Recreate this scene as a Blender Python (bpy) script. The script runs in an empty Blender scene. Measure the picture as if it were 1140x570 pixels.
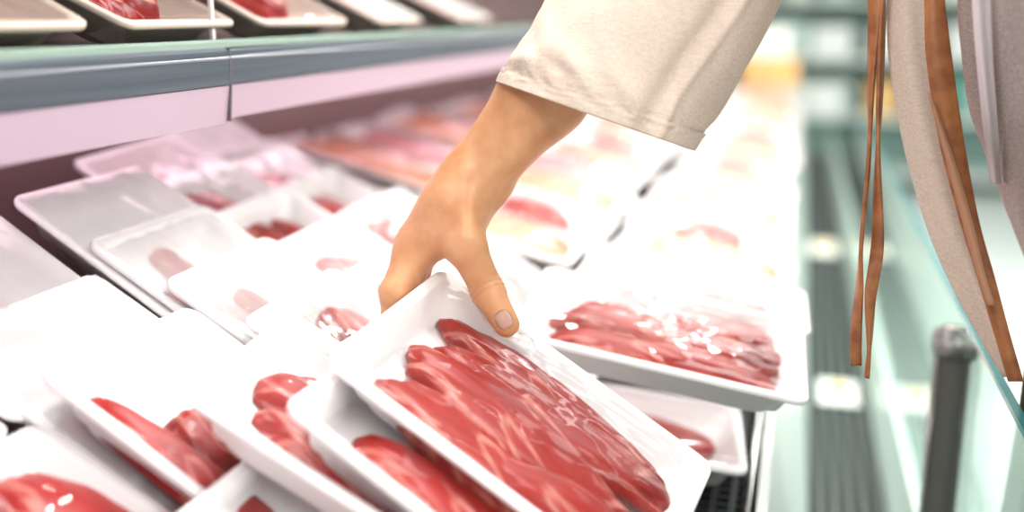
import bpy, bmesh, math, random
import numpy as np
from mathutils import Vector, Matrix, noise
random.seed(7)
S = bpy.context.scene
COL = S.collection

# ------------------------------------------------------------------ camera, world, lights
CAM_Z = 1.25
FPX = 1140.0
PITCH = math.atan(270 / 1140)
YAW = math.atan(325 / 1140 * math.cos(PITCH))
cam = bpy.data.cameras.new('camera'); camo = bpy.data.objects.new('camera', cam); COL.objects.link(camo)
cam.sensor_width = 36; cam.lens = 36
camo.location = (0, 0, CAM_Z)
camo.rotation_euler = (math.pi / 2 - PITCH, 0, YAW)
cam.clip_start = .05
cam.dof.use_dof = True; cam.dof.focus_distance = .785; cam.dof.aperture_fstop = 1.55
S.camera = camo
S.view_settings.view_transform = 'Standard'; S.view_settings.look = 'None'
S.view_settings.gamma = 1; S.view_settings.use_curve_mapping = False
S.view_settings.exposure = -0.14

w = bpy.data.worlds.new('world'); S.world = w; w.use_nodes = True
w.node_tree.nodes['Background'].inputs[0].default_value = (.93, .98, .95, 1)
w.node_tree.nodes['Background'].inputs[1].default_value = .55

def area(name, loc, aim, sx, sy, power, col=(1, 1, 1), shape='RECTANGLE'):
    l = bpy.data.lights.new(name, 'AREA'); l.shape = shape; l.size = sx
    if shape == 'RECTANGLE': l.size_y = sy
    l.energy = power; l.color = col
    o = bpy.data.objects.new(name, l); COL.objects.link(o); o.location = loc
    o.rotation_euler = (Vector(aim) - Vector(loc)).to_track_quat('-Z', 'Y').to_euler()
    return o
area('canopy_light', (-.42, 1.1, 2.0), (-.25, 1.05, .9), .30, 2.6, 33, (1, .975, .96))
area('aisle_light', (.9, 1.2, 2.8), (-.2, 1.0, .8), .8, 4.0, 85, (1, .985, .96))
area('pile_fill_light', (1.6, -.4, 2.05), (-.45, .6, 1.0), 1.6, .4, 46, (1, .985, .97))  # added fill, aimed under the rail to brighten the back trays
area('floor_fill_light', (1.7, 2.2, 2.8), (1.5, 2.2, 0), 1.2, 3.0, 110, (.98, 1, .98))  # added fill to brighten the floor seen through the glass
area('front_fill_light', (-.75, -.4, 2.4), (-.2, .8, 1.05), .8, .5, 27, (1, .985, .96))  # added fill from the camera side for sleeve, hand and trays
area('far_fill_light', (.6, 4.6, 2.9), (.2, 5.0, .4), 1.6, 3.0, 55, (.97, 1, .97))  # added fill to brighten the far background
for i, (x, y) in enumerate([(-.55, 2.9), (.2, 3.6), (-1.3, 3.4), (.75, 2.3), (-.2, 5.0), (-1.1, 1.9)]):
    area('ceiling_spot', (x, y, 2.9), (x, y - .4, .5), .16, .16, 20, (1, .95, .88), 'DISK')

_R = np.array([math.cos(YAW), math.sin(YAW), 0])
_F = np.array([-math.sin(YAW) * math.cos(PITCH), math.cos(YAW) * math.cos(PITCH), -math.sin(PITCH)])
_U = np.cross(_R, _F)
def ray(px, py): return _F + (px - 570) / FPX * _R - (py - 285) / FPX * _U
def P(px, py, d): return Vector(np.array([0, 0, CAM_Z]) + d * ray(px, py))      # pixel and depth -> world point
def onx(px, py, x):
    r = ray(px, py); return Vector(np.array([0, 0, CAM_Z]) + r * (x / r[0]))
def onz(px, py, z):
    r = ray(px, py); return Vector(np.array([0, 0, CAM_Z]) + r * ((z - CAM_Z) / r[2]))

# ------------------------------------------------------------------ materials
MATS = {}
def mat(name, col=(.8, .8, .8), rough=.5, metal=0, spec=.5, coat=0, sss=0, emit=None, es=0):
    m = bpy.data.materials.new(name); m.use_nodes = True
    b = m.node_tree.nodes['Principled BSDF']
    b.inputs['Base Color'].default_value = (*col, 1); b.inputs['Roughness'].default_value = rough
    b.inputs['Metallic'].default_value = metal; b.inputs['Specular IOR Level'].default_value = spec
    b.inputs['Coat Weight'].default_value = coat; b.inputs['Coat Roughness'].default_value = .12
    if sss:
        b.inputs['Subsurface Weight'].default_value = sss
        b.inputs['Subsurface Radius'].default_value = (.012, .004, .002); b.inputs['Subsurface Scale'].default_value = .6
    if emit:
        b.inputs['Emission Color'].default_value = (*emit, 1); b.inputs['Emission Strength'].default_value = es
    MATS[name] = m
    return m
def nodes(m): return m.node_tree.nodes, m.node_tree.links, m.node_tree.nodes['Principled BSDF']
def tex(m, kind, scale, src='Object', stretch=(1, 1, 1), detail=4, dist=0, rot=(0, 0, 0)):
    N, L, b = nodes(m)
    tc = N.new('ShaderNodeTexCoord'); mp = N.new('ShaderNodeMapping'); mp.inputs['Scale'].default_value = stretch
    mp.inputs['Rotation'].default_value = rot
    t = N.new(kind); t.inputs['Scale'].default_value = scale
    if 'Detail' in t.inputs: t.inputs['Detail'].default_value = detail
    if 'Distortion' in t.inputs: t.inputs['Distortion'].default_value = dist
    L.new(tc.outputs[src], mp.inputs[0]); L.new(mp.outputs[0], t.inputs['Vector'])
    return t
def ramp(m, out, stops):
    N, L, b = nodes(m); r = N.new('ShaderNodeValToRGB')
    while len(r.color_ramp.elements) < len(stops): r.color_ramp.elements.new(.5)
    for e, (p, c) in zip(r.color_ramp.elements, stops): e.position = p; e.color = (*c, 1)
    L.new(out, r.inputs[0]); return r
def bump(m, out, strength, dist=.002):
    N, L, b = nodes(m); bn = N.new('ShaderNodeBump'); bn.inputs['Strength'].default_value = strength
    bn.inputs['Distance'].default_value = dist
    L.new(out, bn.inputs['Height']); L.new(bn.outputs[0], b.inputs['Normal']); return bn
def mixc(m, fac, a, bb, mode='MIX'):
    N, L, b = nodes(m); x = N.new('ShaderNodeMixRGB'); x.blend_type = mode
    for k, v in ((0, fac), (1, a), (2, bb)):
        if hasattr(v, 'links'): L.new(v, x.inputs[k])
        else: x.inputs[k].default_value = v if k == 0 else (*v, 1)
    return x.outputs[0]

foam = mat('foam', (.90, .885, .88), .55, spec=.3)
t = tex(foam, 'ShaderNodeTexVoronoi', 420); bump(foam, t.outputs['Distance'], .12, .001)
def meat_mat(name, dark, red, pink, fat, scale):
    m = mat(name, red, .38, spec=.4, coat=.12)
    N, L, b = nodes(m)
    n1 = tex(m, 'ShaderNodeTexNoise', 10 * scale, stretch=(.45, 1.15, 1), detail=5, dist=.9, rot=(0, 0, .16))
    n2 = tex(m, 'ShaderNodeTexNoise', 8.5 * scale, stretch=(.45, 1.3, 1), detail=7, dist=1.5, rot=(0, 0, -.15))
    n3 = tex(m, 'ShaderNodeTexNoise', 190 * scale, stretch=(.16, 1.2, 1), detail=5, dist=.3)
    base = ramp(m, n1.outputs[0], [(.33, dark), (.45, red), (.56, red), (.70, pink)]).outputs[0]
    vein = ramp(m, n2.outputs[0], [(.484, (0, 0, 0)), (.505, (.65, .65, .65)), (.526, (0, 0, 0))]).outputs[0]
    c = mixc(m, vein, base, fat)
    fine = ramp(m, n3.outputs[0], [(.35, (.78, .66, .66)), (.65, (1.10, 1.08, 1.06))]).outputs[0]
    c = mixc(m, .8, c, fine, 'MULTIPLY')
    L.new(c, b.inputs['Base Color'])
    bump(m, n3.outputs[0], .25, .0015)
    return m
beef = meat_mat('beef', (.12, .006, .005), (.34, .020, .015), (.48, .075, .058), (.68, .31, .25), 1.0)
beef_deep = meat_mat('beef_deep', (.09, .006, .006), (.36, .012, .010), (.50, .05, .04), (.72, .30, .25), 1.0)
salmon = meat_mat('salmon', (.62, .22, .12), (.80, .36, .22), (.88, .50, .36), (.95, .75, .62), 1.0)
pinkm = meat_mat('pink_meat', (.55, .12, .13), (.74, .26, .26), (.84, .45, .44), (.95, .80, .78), 1.0)

def schlick(N, L, f0, normal=None):
    lw = N.new('ShaderNodeLayerWeight'); lw.inputs['Blend'].default_value = .5
    if normal: L.new(normal, lw.inputs['Normal'])
    p = N.new('ShaderNodeMath'); p.operation = 'POWER'; L.new(lw.outputs['Facing'], p.inputs[0]); p.inputs[1].default_value = 5
    m = N.new('ShaderNodeMath'); m.operation = 'MULTIPLY_ADD'; L.new(p.outputs[0], m.inputs[0]); m.inputs[1].default_value = 1 - f0; m.inputs[2].default_value = f0
    return m.outputs[0]
def film_mat(name, bstr=.35, scale=14, stretch=(.3, 1.6, 1), gl=.10, glare=0.0):
    m = bpy.data.materials.new(name); m.use_nodes = True; N, L = m.node_tree.nodes, m.node_tree.links
    N.remove(N['Principled BSDF']); out = N['Material Output']
    tr = N.new('ShaderNodeBsdfTransparent'); g = N.new('ShaderNodeBsdfGlossy'); g.inputs['Roughness'].default_value = gl
    tr.inputs[0].default_value = (.97, .97, .97, 1)
    tc = N.new('ShaderNodeTexCoord'); mp = N.new('ShaderNodeMapping'); mp.inputs['Scale'].default_value = stretch
    t = N.new('ShaderNodeTexNoise'); t.inputs['Scale'].default_value = scale; t.inputs['Detail'].default_value = 3; t.inputs['Distortion'].default_value = .8
    bn = N.new('ShaderNodeBump'); bn.inputs['Strength'].default_value = bstr; bn.inputs['Distance'].default_value = .01
    L.new(tc.outputs['Object'], mp.inputs[0]); L.new(mp.outputs[0], t.inputs[0]); L.new(t.outputs[0], bn.inputs['Height'])
    L.new(bn.outputs[0], g.inputs['Normal']); fr = schlick(N, L, .035, bn.outputs[0])
    mx = N.new('ShaderNodeMixShader'); L.new(fr, mx.inputs[0]); L.new(tr.outputs[0], mx.inputs[1]); L.new(g.outputs[0], mx.inputs[2])
    last = mx
    if glare:
        d = N.new('ShaderNodeBsdfDiffuse'); d.inputs[0].default_value = (.95, .93, .93, 1)
        m2 = N.new('ShaderNodeMixShader'); m2.inputs[0].default_value = glare
        L.new(mx.outputs[0], m2.inputs[1]); L.new(d.outputs[0], m2.inputs[2]); last = m2
    L.new(last.outputs[0], out.inputs[0]); MATS[name] = m
    return m
film = film_mat('cling_film', .32, 9, (.35, 1.6, 1), .05)
film_glare = film_mat('cling_film_glare', .4, 16, (.4, 1.4, 1), .14, .30)  # white glare mixed into the film as a diffuse layer
film_flat = film_mat('cling_film_taut', .12, 6, (.6, 1.2, 1), .05)

def glass_mat(name, tint, ior=1.5, rough=.0, maxr=None):
    m = bpy.data.materials.new(name); m.use_nodes = True; N, L = m.node_tree.nodes, m.node_tree.links
    N.remove(N['Principled BSDF']); out = N['Material Output']
    tr = N.new('ShaderNodeBsdfTransparent'); tr.inputs[0].default_value = (*tint, 1)
    g = N.new('ShaderNodeBsdfGlossy'); g.inputs['Roughness'].default_value = rough
    fr = schlick(N, L, .04)
    mx = N.new('ShaderNodeMixShader'); L.new(fr, mx.inputs[0]); L.new(tr.outputs[0], mx.inputs[1]); L.new(g.outputs[0], mx.inputs[2])
    L.new(mx.outputs[0], out.inputs[0]); MATS[name] = m
    return m
pane = glass_mat('pane_glass', (.86, .95, .92), 1.45, .02)
acrylic = glass_mat('acrylic', (.92, .92, .92), 1.45, .03)
clamp_m = mat('clamp_clear_plastic', (.55, .56, .55), .12, spec=.9, coat=.6)
clamp_m.node_tree.nodes['Principled BSDF'].inputs['Transmission Weight'].default_value = .75
edge_teal = mat('glass_edge_teal', (.02, .20, .20), .12, spec=.8, coat=.5)
pale_edge = mat('glass_edge_pale', (.24, .32, .27), .25, spec=.5)
rail_grey = mat('rail_grey', (.075, .09, .11), .32, spec=.5)
t = tex(rail_grey, 'ShaderNodeTexNoise', 60, stretch=(1, .06, 3)); N_, L_, b_ = nodes(rail_grey)
L_.new(ramp(rail_grey, t.outputs[0], [(.3, (.05, .064, .08)), (.7, (.088, .10, .12))]).outputs[0], b_.inputs['Base Color'])
rail_lamp_tint = mat('rail_lamp_tint', (.43, .325, .40), .35, spec=.5)  # white strip with the pink lamp's light put into its colour
dark = mat('dark_gap', (.02, .022, .025), .7)
plum = mat('plum_lining', (.20, .125, .12), .6)
steel = mat('steel', (.62, .62, .60), .28, metal=1)
post_m = mat('post_grey', (.17, .165, .155), .45, metal=.1)
post_edge = mat('post_edge', (.42, .38, .36), .25, metal=.9)
enamel = mat('enamel_white', (.70, .80, .75), .22, spec=.6)
riser_m = mat('riser_enamel', (.62, .66, .62), .3)
black_pl = mat('black_plastic', (.035, .038, .04), .4)
grille_m = mat('grille_metal', (.075, .092, .087), .45)
card_w = mat('card_white', (.88, .88, .84), .5)
card_y = mat('card_yellow', (.90, .55, .10), .5)
floor_m = mat('floor_tile', (.78, .84, .80), .25)
wall_m = mat('wall_paint', (.80, .84, .80), .7)
lamp_m = mat('lamp_pink', (1, .8, .88), .5, emit=(1, .70, .82), es=8.5)
label_m = mat('label_paper', (.93, .93, .92), .5)
skin = mat('skin', (.56, .275, .13), .42, spec=.4, sss=.18)
t = tex(skin, 'ShaderNodeTexNoise', 60, detail=6); N_, L_, b_ = nodes(skin)
L_.new(ramp(skin, t.outputs[0], [(.3, (.60, .275, .125)), (.7, (.69, .365, .19))]).outputs[0], b_.inputs['Base Color'])
t2_ = tex(skin, 'ShaderNodeTexVoronoi', 700); bump(skin, t2_.outputs['Distance'], .12, .0006)
nail_m = mat('nail', (.84, .54, .43), .18, spec=.7, coat=.6)
def cloth_mat(name, col, col2, sc=900, bs=.35):
    m = mat(name, col, .85, spec=.15); N, L, b = nodes(m)
    a = tex(m, 'ShaderNodeTexNoise', 620, stretch=(1, .15, 1), detail=3); c = tex(m, 'ShaderNodeTexNoise', 620, stretch=(.15, 1, 1), detail=3)
    v = mixc(m, .5, a.outputs[0], c.outputs[0])
    L.new(ramp(m, v, [(.38, col2), (.6, col)]).outputs[0], b.inputs['Base Color'])
    bump(m, v, bs, .0012); return m
linen = cloth_mat('linen', (.68, .555, .465), (.58, .46, .38))
taupe = cloth_mat('taupe_cloth', (.42, .36, .34), (.30, .25, .235))
brown_cloth = cloth_mat('brown_cloth', (.075, .05, .04), (.045, .03, .025))
leather = mat('leather', (.30, .105, .035), .45, spec=.5)
t = tex(leather, 'ShaderNodeTexNoise', 55, detail=6); N_, L_, b_ = nodes(leather)
L_.new(ramp(leather, t.outputs[0], [(.3, (.20, .06, .02)), (.7, (.42, .165, .055))]).outputs[0], b_.inputs['Base Color']); bump(leather, t.outputs[0], .2, .001)
leather_suede = mat('leather_suede', (.42, .22, .13), .8, spec=.2)
hair_m = mat('hair', (.04, .022, .012), .5)

# ------------------------------------------------------------------ object helpers
def thing(name, label, cat, loc=(0, 0, 0), group=None):
    o = bpy.data.objects.new(name, None); COL.objects.link(o); o.location = loc
    o.empty_display_size = .05
    o['label'] = label; o['category'] = cat
    if group: o['group'] = group
    return o
def obj(name, me, m, parent=None, smooth=True, world=False):
    if isinstance(me, bmesh.types.BMesh):
        bm = me; me = bpy.data.meshes.new(name); bmesh.ops.recalc_face_normals(bm, faces=bm.faces); bm.to_mesh(me); bm.free()
    for x in (m if isinstance(m, (list, tuple)) else [m]): me.materials.append(x)
    if smooth: me.polygons.foreach_set('use_smooth', [True] * len(me.polygons))
    o = bpy.data.objects.new(name, me); COL.objects.link(o)
    if parent:
        o.parent = parent
        if world: o.matrix_parent_inverse = parent.matrix_basis.inverted()
    return o
def tag(o, label, cat, group=None):
    o['label'] = label; o['category'] = cat
    if group: o['group'] = group
    return o
def struct(name, bm, m, smooth=False):
    o = obj(name, bm, m, None, smooth); o['kind'] = 'structure'; return o
def box(bm, lo, hi, bev=0):
    g = bmesh.ops.create_cube(bm, size=1)
    lo, hi = Vector(lo), Vector(hi)
    bmesh.ops.scale(bm, vec=hi - lo, verts=g['verts']); bmesh.ops.translate(bm, vec=(lo + hi) / 2, verts=g['verts'])
    if bev:
        es = list({e for v in g['verts'] for e in v.link_edges})
        bmesh.ops.bevel(bm, geom=es, offset=bev, segments=2, affect='EDGES')
    return bm
def bx(lo, hi, bev=0): return box(bmesh.new(), lo, hi, bev)
def sweep_y(profile, y0, y1, closed=True, ny=1):
    """a constant (x, z) profile carried along the counter"""
    bm = bmesh.new(); rows = []
    for k in range(ny + 1):
        y = y0 + (y1 - y0) * k / ny
        rows.append([bm.verts.new((x, y, z)) for x, z in profile])
    n = len(profile)
    for a, b in zip(rows, rows[1:]):
        for i in range(n if closed else n - 1): bm.faces.new((a[i], a[(i + 1) % n], b[(i + 1) % n], b[i]))
    if closed: bm.faces.new(rows[0][::-1]); bm.faces.new(rows[-1])
    return bm
def loft(rings, close=True, caps=True):
    bm = bmesh.new(); R = [[bm.verts.new(p) for p in r] for r in rings]; n = len(rings[0])
    for a, b in zip(R, R[1:]):
        for i in range(n if close else n - 1): bm.faces.new((a[i], a[(i + 1) % n], b[(i + 1) % n], b[i]))
    if caps and close: bm.faces.new(R[0][::-1]); bm.faces.new(R[-1])
    return bm
def spline(pts, n):
    """Catmull-Rom through pts, n samples"""
    pts = [np.array(p, float) for p in pts]; pts = [2 * pts[0] - pts[1]] + pts + [2 * pts[-1] - pts[-2]]
    out = []; m = len(pts) - 3
    for k in range(n):
        u = k / (n - 1) * m; i = min(int(u), m - 1); t_ = u - i
        a, b, c, d = pts[i:i + 4]
        out.append(.5 * ((2 * b) + (c - a) * t_ + (2 * a - 5 * b + 4 * c - d) * t_ ** 2 + (3 * b - a - 3 * c + d) * t_ ** 3))
    return out
def ribbon(path, width, thick, side0, n=60, twist=None):
    """flat strap along a path; width/twist are functions of 0..1"""
    pp = [Vector(p) for p in spline(path, n)]; rings = []
    for k, p in enumerate(pp):
        tan = (pp[min(k + 1, n - 1)] - pp[max(k - 1, 0)]).normalized()
        s = Vector(side0); s = (s - tan * s.dot(tan)).normalized(); q = tan.cross(s)
        a = twist(k / (n - 1)) if twist else 0
        s, q = s * math.cos(a) + q * math.sin(a), q * math.cos(a) - s * math.sin(a)
        wd = width(k / (n - 1)) / 2; th = thick / 2
        rings.append([p + s * wd * x + q * th * y for x, y in ((-1, -.5), (-.85, -1), (.85, -1), (1, -.5), (1, .5), (.85, 1), (-.85, 1), (-1, .5))])
    return loft(rings)
def surface_nets(fun, lo, hi, h):
    lo = np.array(lo, float); n = np.ceil((np.array(hi) - lo) / h).astype(int) + 1
    ax = [lo[i] + h * np.arange(n[i]) for i in range(3)]
    V = fun(*np.meshgrid(*ax, indexing='ij'))
    ins = V < 0
    c = [ins[i:n[0] - 1 + i, j:n[1] - 1 + j, k:n[2] - 1 + k] for i in (0, 1) for j in (0, 1) for k in (0, 1)]
    s = sum(x.astype(np.int8) for x in c); mask = (s > 0) & (s < 8)
    idx = -np.ones(mask.shape, int); cells = np.argwhere(mask); idx[mask] = np.arange(len(cells))
    acc = np.zeros((len(cells), 3)); cnt = np.zeros(len(cells))
    corners = [np.array(q) for q in [(i, j, k) for i in (0, 1) for j in (0, 1) for k in (0, 1)]]
    for a in range(8):
        for b in range(a + 1, 8):
            if abs(corners[a] - corners[b]).sum() != 1: continue
            va = V[tuple((cells + corners[a]).T)]; vb = V[tuple((cells + corners[b]).T)]
            x = (va < 0) != (vb < 0); t_ = np.where(x, va / np.where(x, va - vb, 1), 0)
            acc += np.where(x[:, None], corners[a] + t_[:, None] * (corners[b] - corners[a]), 0); cnt += x
    verts = lo + h * (cells + acc / cnt[:, None])
    faces = []
    for d in range(3):
        e1, e2 = [(1, 2), (2, 0), (0, 1)][d]
        sl0 = [slice(None)] * 3; sl1 = [slice(None)] * 3; sl0[d] = slice(0, -1); sl1[d] = slice(1, None)
        A, B = ins[tuple(sl0)], ins[tuple(sl1)]
        x = A != B
        e = np.argwhere(x)
        e = e[(e[:, e1] > 0) & (e[:, e2] > 0) & (e[:, e1] < n[e1] - 1) & (e[:, e2] < n[e2] - 1)]
        o1 = np.zeros(3, int); o1[e1] = 1; o2 = np.zeros(3, int); o2[e2] = 1
        q = np.stack([idx[tuple((e - o1 - o2).T)], idx[tuple((e - o2).T)], idx[tuple(e.T)], idx[tuple((e - o1).T)]], 1)
        fl = A[tuple(e.T)]
        q[~fl] = q[~fl][:, ::-1]
        faces.append(q)
    return verts, np.concatenate(faces)
def cone_sdf(X, Y, Z, a, b, r1, r2):
    a, b = np.array(a, float), np.array(b, float); d = b - a; L = d @ d + 1e-12
    t_ = np.clip(((X - a[0]) * d[0] + (Y - a[1]) * d[1] + (Z - a[2]) * d[2]) / L, 0, 1)
    return np.sqrt((X - a[0] - t_ * d[0]) ** 2 + (Y - a[1] - t_ * d[1]) ** 2 + (Z - a[2] - t_ * d[2]) ** 2) - (r1 + t_ * (r2 - r1))
def smin(a, b, k):
    h = np.clip(.5 + .5 * (b - a) / k, 0, 1); return b + (a - b) * h - k * h * (1 - h)

# ------------------------------------------------------------------ the room
struct('floor', bx((-3, -2, -.05), (6, 12, 0)), floor_m)
struct('wall_back', bx((-3, 11.9, 0), (6, 12, 3.2)), wall_m)
struct('wall_left', bx((-3.1, -2, 0), (-3, 12, 3.2)), wall_m)
struct('wall_right', bx((6, -2, 0), (6.1, 12, 3.2)), wall_m)

# ------------------------------------------------------------------ refrigerated counter
Y0, Y1 = -.15, 5.6
GX = .178                                     # plane of the front glass
GTOP = onx(1084, 366, GX).z
case = thing('display_case', 'long open refrigerated meat counter with grey price rail, front glass and air grille', 'refrigerated counter', (-.3, 2.5, 0))
def cpart(name, me, m, smooth=False, parent=None):
    return obj(name, me, m, parent or case, smooth, True) if parent is None else obj(name, me, m, parent, smooth)
def deck_z(x): return .775 + .20 * max(0, -.12 - x)
cpart('base_cabinet', sweep_y([(-.86, .04), (.20, .04), (.20, .50), (.165, .52), (-.86, .52)], Y0, Y1), enamel)
cpart('deck', sweep_y([(-.02, .765), (-.12, .775), (-.80, deck_z(-.80)), (-.80, .52), (-.02, .52)], Y0, Y1), mat('deck_dark', (.07, .05, .05), .5))
cpart('back_wall', sweep_y([(-.80, .52), (-.78, .52), (-.78, 1.9), (-.80, 1.9), (-.86, 1.9), (-.86, .52)], Y0, Y1), plum)
cpart('riser', sweep_y([(-.014, .812), (-.004, .812), (.049, .56), (.039, .555)], Y0, Y1), riser_m)
# grille
gr = cpart('air_grille', sweep_y([(.040, .525), (.16, .525), (.16, .53), (.040, .53)], Y0, Y1), dark)
bm = bmesh.new()
for k in range(6):
    x = .046 + k * .0206
    box(bm, (x - .0035, .5, .552), (x + .0035, Y1, .560))
obj('grille_bar', bm, grille_m, gr, False)
bm = bmesh.new(); y = .6
while y < 3.2:
    box(bm, (.041, y, .548), (.157, y + .0022, .5535)); y += .0095
obj('cross_bar', bm, grille_m, gr, False)
cpart('inner_front', sweep_y([(.157, .53), (.160, .563), (.166, .60), (.168, .66), (.1725, .66), (.1725, .52), (.16, .52)], Y0, Y1), enamel)
# deck rack with chrome edge
rk = cpart('deck_rack', sweep_y([(-.115, .785), (-.03, .785), (-.03, .775), (-.115, .775)], Y0, Y1), black_pl)
bm = bmesh.new()
for k in range(5):
    x = -.112 + k * .018; box(bm, (x, Y0, .785), (x + .006, Y1, .797))
y = .55
while y < 1.6:
    box(bm, (-.112, y, .784), (-.03, y + .004, .7935)); y += .016
obj('rack_rib', bm, black_pl, rk, False)
bm = bmesh.new()
def rod(bm, p, q, r, n=10):
    p, q = Vector(p), Vector(q); d = (q - p).normalized(); s = d.orthogonal().normalized(); t_ = d.cross(s)
    R = [[bm.verts.new(c + (s * math.cos(i * 2 * math.pi / n) + t_ * math.sin(i * 2 * math.pi / n)) * r) for i in range(n)] for c in (p, q)]
    for i in range(n): bm.faces.new((R[0][i], R[0][(i + 1) % n], R[1][(i + 1) % n], R[1][i]))
    bm.faces.new(R[0][::-1]); bm.faces.new(R[1])
rod(bm, (-.021, Y0, .818), (-.021, Y1, .818), .0028); rod(bm, (-.026, Y0, .79), (-.026, Y1, .79), .0024)
y = .3
while y < 2.2:
    rod(bm, (-.021, y, .818), (-.027, y, .787), .0016, 6); y += .03
obj('chrome_rod', bm, steel, rk)
# front glass
fg = cpart('front_glass', sweep_y([(GX - .004, .58), (GX + .004, .58), (GX + .004, GTOP - .002), (GX - .004, GTOP - .002)], .35, 4.6), pane)
obj('polished_edge', sweep_y([(GX - .0045, GTOP - .003), (GX + .0045, GTOP - .003), (GX + .0035, GTOP), (GX - .0035, GTOP)], .35, 4.6), edge_teal, fg, False)
# post
pp = onx(1072, 372, GX)
PY = pp.y; PZ = pp.z
ps = cpart('glass_post', bx((GX - .0245, PY - .014, .50), (GX + .006, PY + .014, PZ - .024), .003), post_m)
bm = bmesh.new()
for sx in (GX - .0245, GX + .006):
    box(bm, (sx - .0022, PY - .0165, .50), (sx + .0022, PY - .0115, PZ - .024), .0008)
obj('edge_trim', bm, post_edge, ps, True)
cl = obj('clamp', bx((GX - .027, PY - .018, PZ - .026), (GX + .014, PY + .018, PZ + .003), .004), clamp_m, ps)
obj('clamp_core', bx((GX - .021, PY - .012, PZ - .0235), (GX + .002, PY + .012, PZ - .005), .003), post_edge, cl)
bm = bmesh.new(); rod(bm, (GX - .010, PY, PZ + .001), (GX - .010, PY, PZ + .008), .0085, 20); obj('clamp_screw', bm, post_edge, cl)
# upper shelf with price rail in sections
RX = -.46
a_ = onx(250, 47, RX); b_2 = onx(250, 133, RX)
RT, RB, JY = a_.z, b_2.z, (a_.y + b_2.y) / 2
RM = RB + (RT - RB) * .46
sh = cpart('shelf', sweep_y([(-.78, RT - .022), (RX - .012, RT - .022), (RX - .012, RT - .008), (-.78, RT - .008)], Y0, Y1), mat('shelf_board', (.05, .06, .06), .4))
obj('shelf_lip', sweep_y([(RX - .012, RT - .008), (RX + .002, RT - .004), (RX + .002, RT + .000), (RX - .002, RT + .002), (RX - .012, RT + .002)], Y0, Y1), pale_edge, sh, False)
for y0, y1, dx in ((Y0, JY - .0009, .0022), (JY + .0009, JY + 1.35, 0), (JY + 1.351, Y1, 0)):
    r = cpart('price_rail', sweep_y([(RX + dx, RT - .004), (RX + dx + .004, RT - .007), (RX + dx + .004, RM), (RX + dx, RM - .002), (RX + dx - .008, RM), (RX + dx - .008, RT - .004)], y0, y1), rail_grey)
    dz = -.0035 if y0 == Y0 else 0
    obj('lower_strip', sweep_y([(RX + dx + .003, RM - .001), (RX + dx - .002, RB + dz), (RX + dx - .007, RB + dz + .002), (RX + dx - .005, RM - .001)], y0, y1), rail_lamp_tint, r, False)
    obj('rail_bead', sweep_y([(RX + dx + .0038, RT - .011), (RX + dx + .0046, RT - .0120), (RX + dx + .0046, RT - .0130), (RX + dx + .0038, RT - .014)], y0, y1), mat('bead', (.22, .24, .27), .3), r, False)
rj = cpart('rail_joint', sweep_y([(RX + .0066, RT - .005), (RX + .0064, RM), (RX + .0035, RB - .002), (RX - .006, RB), (RX - .006, RT - .005)], JY - .0012, JY + .0012), mat('joint_dark', (.10, .09, .10), .5))
bm = bmesh.new(); rod(bm, (-.66, Y0 + .05, RB + .020), (-.66, Y1 - .05, RB + .020), .012, 14)
cpart('shelf_lamp', bm, lamp_m, True)

cpart('shade_board', sweep_y([(-.78, 1.66), (-.46, 1.64), (-.46, 1.62), (-.78, 1.62)], Y0, Y1), dark)  # unseen board added to shade the trays on the shelf below

# divider standing on the shelf
dv = onx(236, 20, RX - .02)
dvo = tag(obj('shelf_divider', bx((-.74, dv.y - .0015, RT - .008), (RX - .022, dv.y + .0015, RT + .16)), acrylic, None, False),
    'clear upright acrylic divider between the red meat trays on the upper shelf', 'divider')
obj('divider_edge', bx((RX - .022, dv.y - .002, RT - .008), (RX - .019, dv.y + .002, RT + .16)), mat('acrylic_edge', (.72, .66, .64), .2, spec=.7), dvo, False)

# ------------------------------------------------------------------ meat trays
TL, TW, TH = .26, .17, .033
def rrect(L, W, r, n=7):
    pts = []
    for cx, cy, a0 in ((1, 1, 0), (-1, 1, 90), (-1, -1, 180), (1, -1, 270)):
        for k in range(n):
            a = math.radians(a0 + 90 * k / (n - 1)); pts.append((cx * (L / 2 - r) + r * math.cos(a), cy * (W / 2 - r) + r * math.sin(a)))
    return pts
def tray_mesh():
    prof = [(.052, .020, -.0330), (.046, .024, -.0325), (.018, .019, -.0065), (.010, .016, -.0050), (.001, .0135, -.0050), (0, .013, -.0030), (.0005, .013, -.0008),
            (.003, .012, 0), (.016, .010, 0), (.0195, .010, -.0015), (.040, .010, -.0265), (.050, .010, -.0295), (.066, .010, -.0295)]
    rings = [[(x, y, z) for x, y in rrect(TL - ins, TW - ins, r)] for ins, r, z in prof]
    return loft(rings)
def film_mesh(bulge, seed):
    """cling film pulled over the rim, drooping a little down the outside walls"""
    nu, nv = 44, 30; bm = bmesh.new(); g = []
    for i in range(nu + 1):
        row = []
        for j in range(nv + 1):
            u, v = i / nu * 2 - 1, j / nv * 2 - 1
            x, y = u * (TL / 2 - .004), v * (TW / 2 - .004)
            e = max(0, (1 - u * u)) ** .5 * max(0, (1 - v * v)) ** .5
            z = .0012 + e * (bulge + .0022 * noise.noise((x * 26 + seed, y * 60, seed)) + .0016 * noise.noise((x * 60, y * 130 + seed, seed)))
            row.append(bm.verts.new((x, y, z)))
        g.append(row)
    for i in range(nu):
        for j in range(nv): bm.faces.new((g[i][j], g[i + 1][j], g[i + 1][j + 1], g[i][j + 1]))
    return bm
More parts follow.
